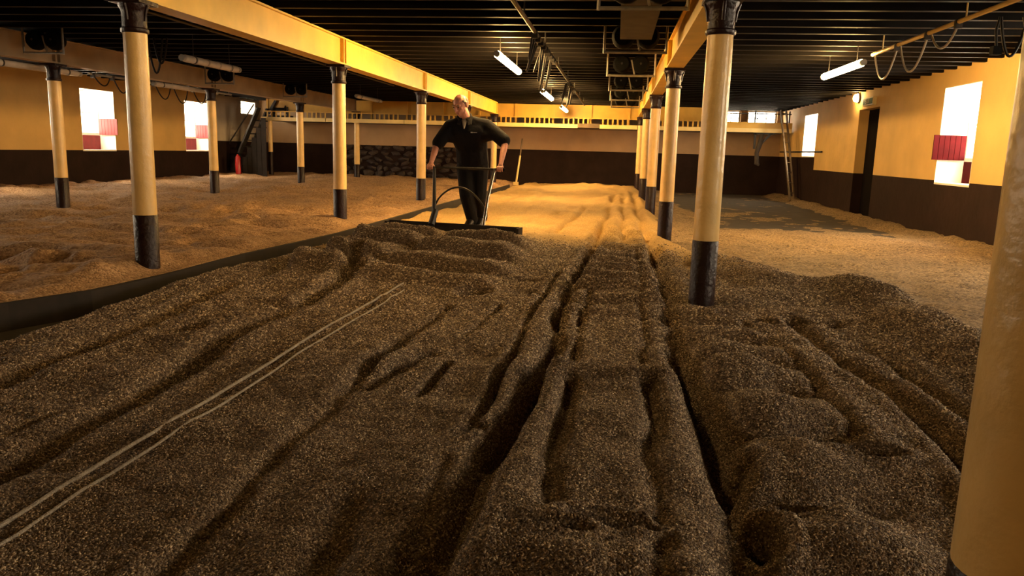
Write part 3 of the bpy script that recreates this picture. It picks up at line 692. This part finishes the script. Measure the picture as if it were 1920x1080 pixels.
    e = right_edge(Y) + 0.10 * fbm(X, Y, 2.0, 2, N4)
    h = h * (1 - sstep(e - 0.5, e, X)) - 0.02 * sstep(e - 0.12, e, X)
    le = left_edge(Y) + 0.06 * fbm(X * 0, Y, 1.6, 3, N2)
    h = h * sstep(le, le + 0.22, X) - 0.03 * (1 - sstep(le, le + 0.03, X))
    return h

def grid_object(name, xs, ys, fn, mt, attr=None):
    X, Y = np.meshgrid(xs, ys); Z = fn(X, Y); ny, nx = X.shape
    co = np.stack([X, Y, Z], -1).reshape(-1, 3).astype(np.float32)
    i = np.arange(nx * ny).reshape(ny, nx)
    q = np.stack([i[:-1, :-1], i[:-1, 1:], i[1:, 1:], i[1:, :-1]], -1).reshape(-1, 4)
    keep = (co[q][:, :, 2].max(1) > -0.005); q = q[keep]
    me = bpy.data.meshes.new(name); me.vertices.add(len(co)); me.vertices.foreach_set('co', co.ravel())
    me.loops.add(len(q) * 4); me.loops.foreach_set('vertex_index', q.ravel().astype(np.int32))
    me.polygons.add(len(q)); me.polygons.foreach_set('loop_start', np.arange(0, len(q) * 4, 4, dtype=np.int32))
    me.polygons.foreach_set('use_smooth', np.ones(len(q), bool))
    me.update(calc_edges=True); me.validate()
    for m in mt: me.materials.append(MT[m])
    if attr is not None:
        for an, fa in attr.items():
            a = me.attributes.new(an, 'FLOAT', 'POINT'); a.data.foreach_set('value', fa(X, Y).ravel().astype(np.float32))
    o = bpy.data.objects.new(name, me); COL.objects.link(o)
    return o

def fam(*seg):
    return np.concatenate([np.arange(a, b, s) for a, b, s in seg])
ysc = fam((-2.5, 1.0, 0.08), (1.0, 4.5, 0.018), (4.5, 7.5, 0.028), (7.5, 12, 0.05), (12, 25.19, 0.12))
xsc = np.arange(-3.6, 2.66, 0.024)
def dens(X, Y):
    d = np.hypot(X, Y); k = np.where(d < 2.6, 27000.0, 27000.0 * (2.6 / np.maximum(d, 0.1)) ** 2)
    fov = (X > -0.95 * Y - 0.6) & (X < 0.72 * Y + 0.6) & (Y > 1.2) & (d < 9.5)
    return np.where(fov, k, 0.0) * (1 - sstep(8.0, 9.5, d)) * (0.15 + 0.85 * turned(X, Y))
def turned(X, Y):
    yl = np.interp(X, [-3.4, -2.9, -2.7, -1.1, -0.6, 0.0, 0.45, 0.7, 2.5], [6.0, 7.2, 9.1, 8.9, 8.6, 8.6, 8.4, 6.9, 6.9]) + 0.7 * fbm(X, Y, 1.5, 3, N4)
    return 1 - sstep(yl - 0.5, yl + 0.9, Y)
def dscale(X, Y): return np.clip(np.hypot(X, Y) / 2.6, 1.0, 2.1)
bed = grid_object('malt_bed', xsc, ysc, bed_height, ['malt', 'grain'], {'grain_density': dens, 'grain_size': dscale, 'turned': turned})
tag(bed, 'raked and furrowed brown malted barley bed filling the centre aisle', 'malt', kind='stuff')

# single grains lying on the near part of the bed
ng = bpy.data.node_groups.new('loose_grains', 'GeometryNodeTree')
ng.interface.new_socket('Geometry', in_out='INPUT', socket_type='NodeSocketGeometry'); ng.interface.new_socket('Geometry', in_out='OUTPUT', socket_type='NodeSocketGeometry')
nd = ng.nodes; lk = ng.links
gi = nd.new('NodeGroupInput'); go = nd.new('NodeGroupOutput')
dp = nd.new('GeometryNodeDistributePointsOnFaces'); at = nd.new('GeometryNodeInputNamedAttribute'); at.data_type = 'FLOAT'; at.inputs[0].default_value = 'grain_density'
lk.new(gi.outputs[0], dp.inputs['Mesh']); lk.new(at.outputs[0], dp.inputs['Density'])
ic = nd.new('GeometryNodeMeshIcoSphere'); ic.inputs['Radius'].default_value = 1.0; ic.inputs['Subdivisions'].default_value = 1
tf = nd.new('GeometryNodeTransform'); tf.inputs['Scale'].default_value = (0.0056, 0.0025, 0.0020); lk.new(ic.outputs[0], tf.inputs['Geometry'])
ss = nd.new('GeometryNodeSetShadeSmooth'); lk.new(tf.outputs[0], ss.inputs[0])
sm = nd.new('GeometryNodeSetMaterial'); sm.inputs['Material'].default_value = MT['grain']; lk.new(ss.outputs[0], sm.inputs[0])
ip = nd.new('GeometryNodeInstanceOnPoints'); lk.new(dp.outputs['Points'], ip.inputs['Points']); lk.new(sm.outputs[0], ip.inputs['Instance'])
rv = nd.new('FunctionNodeRandomValue'); rv.data_type = 'FLOAT_VECTOR'; rv.inputs[0].default_value = (-0.9, -0.9, 0); rv.inputs[1].default_value = (0.9, 0.9, 6.2832)
lk.new(rv.outputs[0], ip.inputs['Rotation'])
rs = nd.new('FunctionNodeRandomValue'); rs.data_type = 'FLOAT'; rs.inputs[2].default_value = 0.75; rs.inputs[3].default_value = 1.25
a2 = nd.new('GeometryNodeInputNamedAttribute'); a2.data_type = 'FLOAT'; a2.inputs[0].default_value = 'grain_size'
mu = nd.new('ShaderNodeMath'); mu.operation = 'MULTIPLY'; lk.new(rs.outputs[1], mu.inputs[0]); lk.new(a2.outputs[0], mu.inputs[1])
lk.new(mu.outputs[0], ip.inputs['Scale'])
jn = nd.new('GeometryNodeJoinGeometry'); lk.new(gi.outputs[0], jn.inputs[0]); lk.new(ip.outputs[0], jn.inputs[0]); lk.new(jn.outputs[0], go.inputs[0])
gm = bed.modifiers.new('loose_grains', 'NODES'); gm.node_group = ng

def shade_strip_x(Y): return np.interp(Y, [0, 1.5, 4.2, 4.8, 5.6, 6.7, 7.8, 8.8, 15, 25], [-4.6, -4.3, -3.76, -3.52, -3.44, -3.43, -3.32, -3.24, -3.18, -3.15])
def left_height(X, Y):
    h = 0.19 + 0.05 * fbm(X, Y, 0.7, 3, N2) + 0.075 * fbm(X * 0.7, Y, 1.9, 3, N3) + 0.035 * fbm(X * 0.8, Y, 5.0, 2, N4)
    h -= 0.26 * np.clip(fbm(X * 0.42, Y, 2.3, 3, N1) - 0.12, 0, 0.35)
    h += 0.10 * np.abs(fbm(X * 0.4, Y, 3.0, 3, N4))
    g = np.random.default_rng(11)                       # old footprints
    for k in range(110):
        fx, fy = g.uniform(-11.5, -4.0), g.uniform(4.0, 20.0); q = np.hypot((X - fx) / g.uniform(0.12, 0.3), (Y - fy) / g.uniform(0.10, 0.2)); d = g.uniform(0.035, 0.07)
        h = h - d * np.exp(-q ** 4) + 0.35 * d * np.exp(-((q - 1.4) / 0.35) ** 2)
    e = shade_strip_x(Y) - 0.005
    h += 0.05 * np.exp(-(np.hypot(X + 4.0, Y - 5.5) / 0.45) ** 2)
    h = np.where(X > e - 0.35, h + (0.168 - h) * sstep(e - 0.35, e - 0.04, X), h)
    return h * (1 - sstep(e - 0.02, e, X)) - 0.03 * sstep(e - 0.01, e, X)
xl_ = fam((-11.98, -5.0, 0.07), (-5.0, -3.0, 0.03)); yl_ = fam((1.5, 9, 0.05), (9, 25.05, 0.09))
lb = grid_object('malt_bed', xl_, yl_, left_height, ['maltl'])
tag(lb, 'lumpy pinkish orange malted barley bed under the left windows', 'malt', kind='stuff')
def right_height(X, Y):
    h = 0.085 - 0.10 * sstep(10.5, 14.5, Y + 1.2 * fbm(X, Y, 0.6, 2, N1)) * sstep(0.9, 1.8, X) * (1 - 0.7 * sstep(4.3, 4.9, X)) + 0.03 * fbm(X, Y, 0.8, 3, N3) + 0.035 * fbm(X, Y, 3.0, 3, N4) + 0.02 * fbm(X, Y, 8.0, 2, N2)
    h += 0.05 * np.exp(-((X - 4.95) / 0.18) ** 2)
    h += 0.03 * np.exp(-((Y - 10.6 - 0.4 * np.sin(X)) / 0.5) ** 2)
    return h
xr_ = np.arange(0.62, 4.995, 0.045); yr_ = fam((1.5, 12, 0.045), (12, 25.19, 0.1))
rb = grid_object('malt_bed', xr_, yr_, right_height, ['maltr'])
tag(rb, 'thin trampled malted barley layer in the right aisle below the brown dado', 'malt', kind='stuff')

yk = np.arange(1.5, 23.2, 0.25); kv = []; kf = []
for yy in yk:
    xx = float(shade_strip_x(yy))
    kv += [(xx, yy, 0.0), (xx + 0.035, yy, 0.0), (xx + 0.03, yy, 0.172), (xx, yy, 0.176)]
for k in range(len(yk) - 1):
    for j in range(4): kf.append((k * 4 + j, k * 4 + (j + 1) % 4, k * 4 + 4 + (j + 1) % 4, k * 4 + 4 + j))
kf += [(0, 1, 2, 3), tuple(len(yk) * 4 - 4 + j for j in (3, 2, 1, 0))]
kb = MB(); kb.add(kv, kf)  # added dark strip in place of the shadow on the bed's cut edge
tag(kb.build('shade_strip', 'board', loc=(-3.4, 5, 0)), 'low dark strip standing in for the shadow along the left malt bed edge', 'shade_strip')
def bh(x, y): return float(bed_height(np.array([[x]]), np.array([[y]]))[0, 0])
# ------------------------------------------------------------------ hauling ropes
def rope(x0, ya, yb, label, r, lift):
    ys_ = np.arange(ya, yb, 0.12)
    zz = np.array([max(bh(x0, yy), bh(x0 - 0.03, yy), bh(x0 + 0.03, yy)) for yy in ys_])
    zs_ = np.convolve(np.pad(zz, 4, 'edge'), np.ones(9) / 9, 'valid') + lift
    pts = [(x0 + 0.004 * math.sin(yy * 1.7), yy, max(a, b_ + 0.003)) for yy, a, b_ in zip(ys_, zs_, zz)]
    o = MB().tube(pts, r, 8).build('hauling_rope', 'rope', loc=(x0, ya, bh(x0, ya)))
    return tag(o, label, 'rope', 'hauling ropes of the shovel')
rope(-1.565, 0.6, 5.65, 'taut pale hauling rope lying on the malt, the left and longer of two', 0.0065, 0.012)
rope(-1.495, 0.6, 5.5, 'pale hauling rope half sunk in the malt, the right one of two', 0.005, 0.004)

# ------------------------------------------------------------------ the hand-guided power shovel
sv = thing('malt_shovel', (-1.93, 9.1, 0.15), 'wide dark board shovel with tubular handles pushed by the man', 'shovel')
A = Vector((-2.78, 9.22, 0.0)); B = Vector((-1.11, 8.93, 0.0))
m = MB(); dv = (B - A).normalized(); nv = Vector((-dv.y, dv.x, 0))
vs = []
for p in (A, B):
    for off, z in ((0.0, 0.10), (0.035, 0.10), (0.10, 0.295), (0.065, 0.305)):
        q = p + nv * off; vs.append((q.x, q.y, z))
m.add(vs, [(0,1,2,3),(7,6,5,4),(0,4,5,1),(1,5,6,2),(2,6,7,3),(3,7,4,0)]); m.build('board', 'board', sv, bevel=0.006)
for p in (A, B):
    MB().bar(p + Vector((0, -0.02, 0.2)), p + nv * 0.16 + Vector((0, 0, 0.2)), 0.03, 0.19).build('end_plate', 'board', sv)
MB().tube([(-2.17, 9.18, 0.24), (-2.20, 9.32, 0.60), (-2.245, 9.5, 0.957)], [0.03, 0.024, 0.019], 10).build('handle_post', 'dksteel', sv)
MB().tube([(-2.19, 9.13, 0.28), (-2.16, 9.22, 0.45)], 0.04, 8).build('post_socket', 'dksteel', sv)
tag(MB().tube([(-1.55, 9.10, 0.24), (-1.53, 9.28, 0.60), (-1.485, 9.5, 0.957)], 0.019, 10).build('handle_post', 'chrome', sv), 'bare metal handle post')
MB().tube([(-2.34, 9.5, 0.957), (-1.36, 9.5, 0.957)], 0.014, 10).build('cross_handle', 'dksteel', sv)
for (a, b2) in ((-2.34, -2.27), (-1.46, -1.36)): MB().tube([(a - 0.01, 9.5, 0.957), (b2, 9.5, 0.957)], 0.018, 10).build('grip', 'black', sv)
hp = []
for k in range(17):
    u = k / 16; hp.append((-2.185 + 0.65 * u, 9.30 - 0.03 * u, 0.50 + 0.27 * math.sin(math.pi * u) ** 0.7 - 0.08 * u))
MB().tube(hp, 0.011, 8).build('hoop', 'dksteel', sv)

# ------------------------------------------------------------------ the man
ORG = Vector((-1.84, 10.08, 0.17))
def blob_object(name, hulls, mt, voxel, parent, smooth=3, label=None):
    bm = bmesh.new()
    for h in hulls:
        tmp = bmesh.new()
        for c, r in h:
            r3 = r if hasattr(r, '__len__') else (r, r, r)
            mtx = Matrix.Translation(Vector(c) - ORG) @ Matrix.Diagonal((*r3, 1))
            bmesh.ops.create_icosphere(tmp, subdivisions=2, radius=1.0, matrix=mtx)
        if len(h) > 1:
            res = bmesh.ops.convex_hull(tmp, input=tmp.verts)
            dele = [e for e in res['geom_interior'] if isinstance(e, bmesh.types.BMVert)]
            bmesh.ops.delete(tmp, geom=dele, context='VERTS')
        me_ = bpy.data.meshes.new('tmp'); tmp.to_mesh(me_); tmp.free(); bm.from_mesh(me_); bpy.data.meshes.remove(me_)
    me = bpy.data.meshes.new(name); bm.to_mesh(me); bm.free(); me.materials.append(MT[mt])
    o = bpy.data.objects.new(name, me); COL.objects.link(o)
    rm = o.modifiers.new('skin', 'REMESH'); rm.mode = 'VOXEL'; rm.voxel_size = voxel; rm.use_smooth_shade = True
    if smooth:
        s = o.modifiers.new('soft', 'SMOOTH'); s.factor = 0.5; s.iterations = smooth
    dg = bpy.context.evaluated_depsgraph_get(); me2 = bpy.data.meshes.new_from_object(o.evaluated_get(dg))
    o.modifiers.clear(); o.data = me2; me2.name = name
    if parent is None: o.location = ORG
    else: o.parent = parent
    if label: o['label'] = label
    return o
V = Vector
pel, wai, che = V((-1.86, 10.04, 1.02)), V((-1.87, 10.00, 1.17)), V((-1.90, 9.90, 1.40))
nkb, nkt, hd = V((-1.925, 9.86, 1.55)), V((-1.955, 9.795, 1.645)), V((-1.985, 9.765, 1.735))
shR, elR, haR = V((-2.13, 9.88, 1.475)), V((-2.285, 9.76, 1.215)), V((-2.30, 9.545, 1.005))
shL, elL, haL = V((-1.665, 9.90, 1.49)), V((-1.405, 9.80, 1.29)), V((-1.42, 9.55, 1.01))
hipR, knR, anR = V((-1.95, 10.03, 0.97)), V((-1.91, 9.90, 0.60)), V((-1.865, 10.06, 0.27))
hipL, knL, anL = V((-1.77, 10.05, 0.97)), V((-1.755, 9.98, 0.60)), V((-1.765, 10.27, 0.29))
# face frame: he looks down and towards the left of the picture
fw = V((-0.38, -0.80, -0.46)).normalized(); rt = fw.cross(V((0, 0, 1))).normalized(); up = rt.cross(fw).normalized()
def fp(a, b2, c): return hd + rt * a + up * b2 + fw * c
def hand(ha, sgn):
    """palm above and behind the bar at y=9.5, z=.957; four fingers wrap over the front, the thumb closes under"""
    hs = [[(ha, 0.030), (V((ha.x, 9.535, 0.990)), (0.040, 0.022, 0.016))], [(V((ha.x - 0.03, 9.530, 0.985)), 0.014), (V((ha.x + 0.03, 9.530, 0.985)), 0.014), (ha, 0.024)]]
    for k, (dx, ln) in enumerate(((-0.033, 0.92), (-0.011, 1.05), (0.011, 1.0), (0.033, 0.8))):
        x = ha.x + dx * sgn
        a = V((x, 9.525, 0.988)); b_ = V((x, 9.490, 0.983)); c = V((x, 9.474, 0.955)); d = V((x, 9.483, 0.955 - 0.024 * ln))
        hs += [[(a, 0.0095), (b_, 0.009)], [(b_, 0.009), (c, 0.0085)], [(c, 0.0085), (d, 0.0075)]]
    x = ha.x + 0.045 * sgn
    t0, t1, t2 = V((ha.x + 0.030 * sgn, 9.535, 0.985)), V((x + 0.008 * sgn, 9.522, 0.962)), V((x - 0.004 * sgn, 9.500, 0.937))
    hs += [[(t0, 0.013), (t1, 0.0105)], [(t1, 0.0105), (t2, 0.009)]]
    return hs
body = []
body += [[(hd + up * 0.030 - fw * 0.018, (0.088, 0.098, 0.098)), (fp(0, -0.035, 0.028), (0.070, 0.070, 0.078))],       # skull and face
         [(fp(0, -0.095, 0.058), 0.034), (fp(0.048, -0.06, 0.012), 0.030), (fp(-0.048, -0.06, 0.012), 0.030)],       # jaw and chin
         [(fp(0, 0.012, 0.102), 0.012), (fp(0, -0.030, 0.122), 0.014)], [(fp(0.015, -0.034, 0.108), 0.010), (fp(-0.015, -0.034, 0.108), 0.010)],  # nose
         [(fp(0.050, 0.026, 0.080), 0.012), (fp(0.013, 0.026, 0.096), 0.012)], [(fp(-0.050, 0.026, 0.080), 0.012), (fp(-0.013, 0.026, 0.096), 0.012)],  # brow
         [(fp(0.05, -0.018, 0.06), 0.018)], [(fp(-0.05, -0.018, 0.06), 0.018)],
         [(fp(0.024, -0.064, 0.092), 0.008), (fp(-0.024, -0.064, 0.092), 0.008)], [(fp(0.018, -0.076, 0.090), 0.008), (fp(-0.018, -0.076, 0.090), 0.008)]]
for s in (1, -1):
    body += [[(fp(0.093 * s, 0.025, -0.018), (0.010, 0.018, 0.016)), (fp(0.090 * s, -0.028, -0.010), (0.009, 0.011, 0.011))]]
body += [[(nkb, 0.072), (nkt, 0.066), (hd - up * 0.05 - fw * 0.03, 0.06)],
         [(che + V((-0.10, 0, 0.02)), (0.09, 0.105, 0.11)), (che + V((0.10, 0, 0.03)), (0.09, 0.105, 0.11)), (wai, (0.15, 0.11, 0.10)), (nkb, 0.05)],
         [(wai, (0.15, 0.11, 0.10)), (pel, (0.155, 0.11, 0.10))],
         [(shR, 0.058), (elR, 0.045)], [(elR, 0.044), (elR.lerp(haR, 0.35), 0.043), (haR, 0.027)],
         [(shL, 0.058), (elL, 0.045)], [(elL, 0.044), (elL.lerp(haL, 0.35), 0.043), (haL, 0.027)],
         [(shR, 0.06), (nkb, 0.055)], [(shL, 0.06), (nkb, 0.055)],
         [(hipR, 0.088), (knR, 0.055)], [(knR, 0.055), (anR, 0.038)], [(hipL, 0.088), (knL, 0.055)], [(knL, 0.055), (anL, 0.038)],
         [(anR, 0.036), (anR + V((-0.03, -0.13, -0.05)), (0.036, 0.04, 0.025))], [(anL, 0.036), (anL + V((-0.02, -0.12, -0.06)), (0.036, 0.04, 0.025))]]
body += hand(haR, 1) + hand(haL, -1)
man = blob_object('person', body, 'skin', 0.0065, None, 2)
tag(man, 'man in black short-sleeved shirt and trousers bending over the shovel handles', 'person')
shirt = [[(che + V((-0.125, 0, 0.0)), (0.125, 0.14, 0.13)), (che + V((0.125, 0, 0.01)), (0.125, 0.14, 0.13)), (wai + V((0, 0, 0.02)), (0.212, 0.16, 0.11))],
         [(wai + V((0, 0, 0.02)), (0.212, 0.16, 0.11)), (pel + V((0, 0, -0.01)), (0.218, 0.16, 0.085))],
         [(shR + V((0.01, 0, 0.0)), 0.088), (nkb + V((-0.015, 0.015, -0.015)), 0.084), (che, 0.12)], [(shL + V((-0.01, 0, 0.0)), 0.088), (nkb + V((0.015, 0.015, -0.015)), 0.084), (che, 0.12)],
         [(shR, 0.09), (shR.lerp(elR, 0.84), 0.086)], [(shL, 0.09), (shL.lerp(elL, 0.90), 0.092)],
         [(shR.lerp(elR, 0.45), 0.085), (che + V((-0.1, 0, -0.06)), 0.09)], [(shL.lerp(elL, 0.45), 0.085), (che + V((0.1, 0, -0.06)), 0.09)]]
so = blob_object('shirt', shirt, 'shirt', 0.012, man, 5, 'black short-sleeved polo shirt')
trou = [[(pel + V((0, 0, 0.02)), (0.20, 0.145, 0.10)), (hipR + V((0, 0, -0.03)), 0.125), (hipL + V((0, 0, -0.03)), 0.125)],
        [(hipR, 0.125), (knR, 0.095)], [(knR, 0.096), (anR + V((0.005, 0.01, 0.0)), 0.078)],
        [(hipL, 0.125), (knL, 0.095)], [(knL, 0.096), (anL + V((0.0, 0.01, 0.0)), 0.078)]]
blob_object('trousers', trou, 'trouser', 0.012, man, 4, 'black work trousers')
for an, dx in ((anR, -0.03), (anL, -0.02)):
    zb = 0.175
    blob_object('shoe', [[(V((an.x, an.y + 0.03, zb + 0.045)), (0.046, 0.05, 0.05)), (V((an.x + dx, an.y - 0.15, zb + 0.03)), (0.05, 0.06, 0.035)), (V((an.x, an.y, zb + 0.09)), 0.055), (an + V((dx * 0.5, -0.06, -0.02)), 0.05)]], 'shoe', 0.012, man, 2)
# collar, undershirt, hair, eyes, logo
def on(pts): return [tuple(p) for p in pts]
ring = []
nx = (nkt - nkb).normalized(); sx = V((1, 0, 0)); sy = nx.cross(sx).normalized()
for k in range(19):
    a = math.radians(-90 + 26 + 308 * k / 18)             # open at the throat
    ring.append(nkb + nx * 0.062 + sx * 0.083 * math.cos(a) + sy * 0.083 * math.sin(a))
MB().tube(on(ring), 0.016, 8).build('collar', 'shirt', man)
for s in (-1, 1):
    p = nkb + V((0.030 * s, -0.088, 0.005)); m = MB()
    vs = [p + V((-0.002 * s, -0.004, 0.03)), p + V((0.062 * s, 0.045, 0.045)), p + V((0.060 * s, -0.035, -0.055)), p + V((0.022 * s, -0.050, -0.065))]
    m.add([v for v in vs] + [v + V((0, 0.014, -0.006)) for v in vs], [(0,1,2,3),(7,6,5,4),(0,4,5,1),(1,5,6,2),(2,6,7,3),(3,7,4,0)])
    m.build('collar_flap', 'shirt', man)
blob_object('undershirt', [[(nkb + V((-0.030, -0.074, 0.012)), 0.014), (nkb + V((0.022, -0.074, 0.012)), 0.014), (nkb + V((0.005, -0.145, -0.10)), (0.010, 0.010, 0.015))]], 'undershirt', 0.006, man, 1, 'grey cloth showing in the open collar')
blob_object('hair', [[(hd + up * 0.022 - fw * 0.045, (0.093, 0.082, 0.085)), (hd - up * 0.035 - fw * 0.05, (0.074, 0.055, 0.045))],
                     [(fp(0.074, 0.055, 0.012), 0.020), (fp(0.080, 0.0, -0.02), 0.018)], [(fp(-0.074, 0.055, 0.012), 0.020), (fp(-0.080, 0.0, -0.02), 0.018)]], 'hair', 0.007, man, 2, 'short grey hair round the back and sides')
for s in (1, -1):
    blob_object('eye', [[(fp(0.034 * s, 0.006, 0.087), 0.0115)]], 'eye', 0.003, man, 0)
    blob_object('eyebrow', [[(fp(0.050 * s, 0.032, 0.091), 0.006), (fp(0.018 * s, 0.034, 0.107), 0.006)]], 'hair', 0.003, man, 0)
blob_object('lips', [[(fp(0.024, -0.070, 0.098), 0.005), (fp(0, -0.070, 0.104), 0.006), (fp(-0.024, -0.070, 0.098), 0.005)]], 'lip', 0.003, man, 0)
# small pale embroidered mark on the chest
lg = MB()
for k, (dx, w_, h_) in enumerate(((0.0, 0.018, 0.014), (0.024, 0.010, 0.007), (0.038, 0.012, 0.008), (0.054, 0.010, 0.007), (0.068, 0.010, 0.006))):
    lg.box(-1.84 + dx, -1.84 + dx + w_, 9.740, 9.762, 1.40 - h_ / 2, 1.40 + h_ / 2)
lg.build('chest_emblem', 'logo', man)
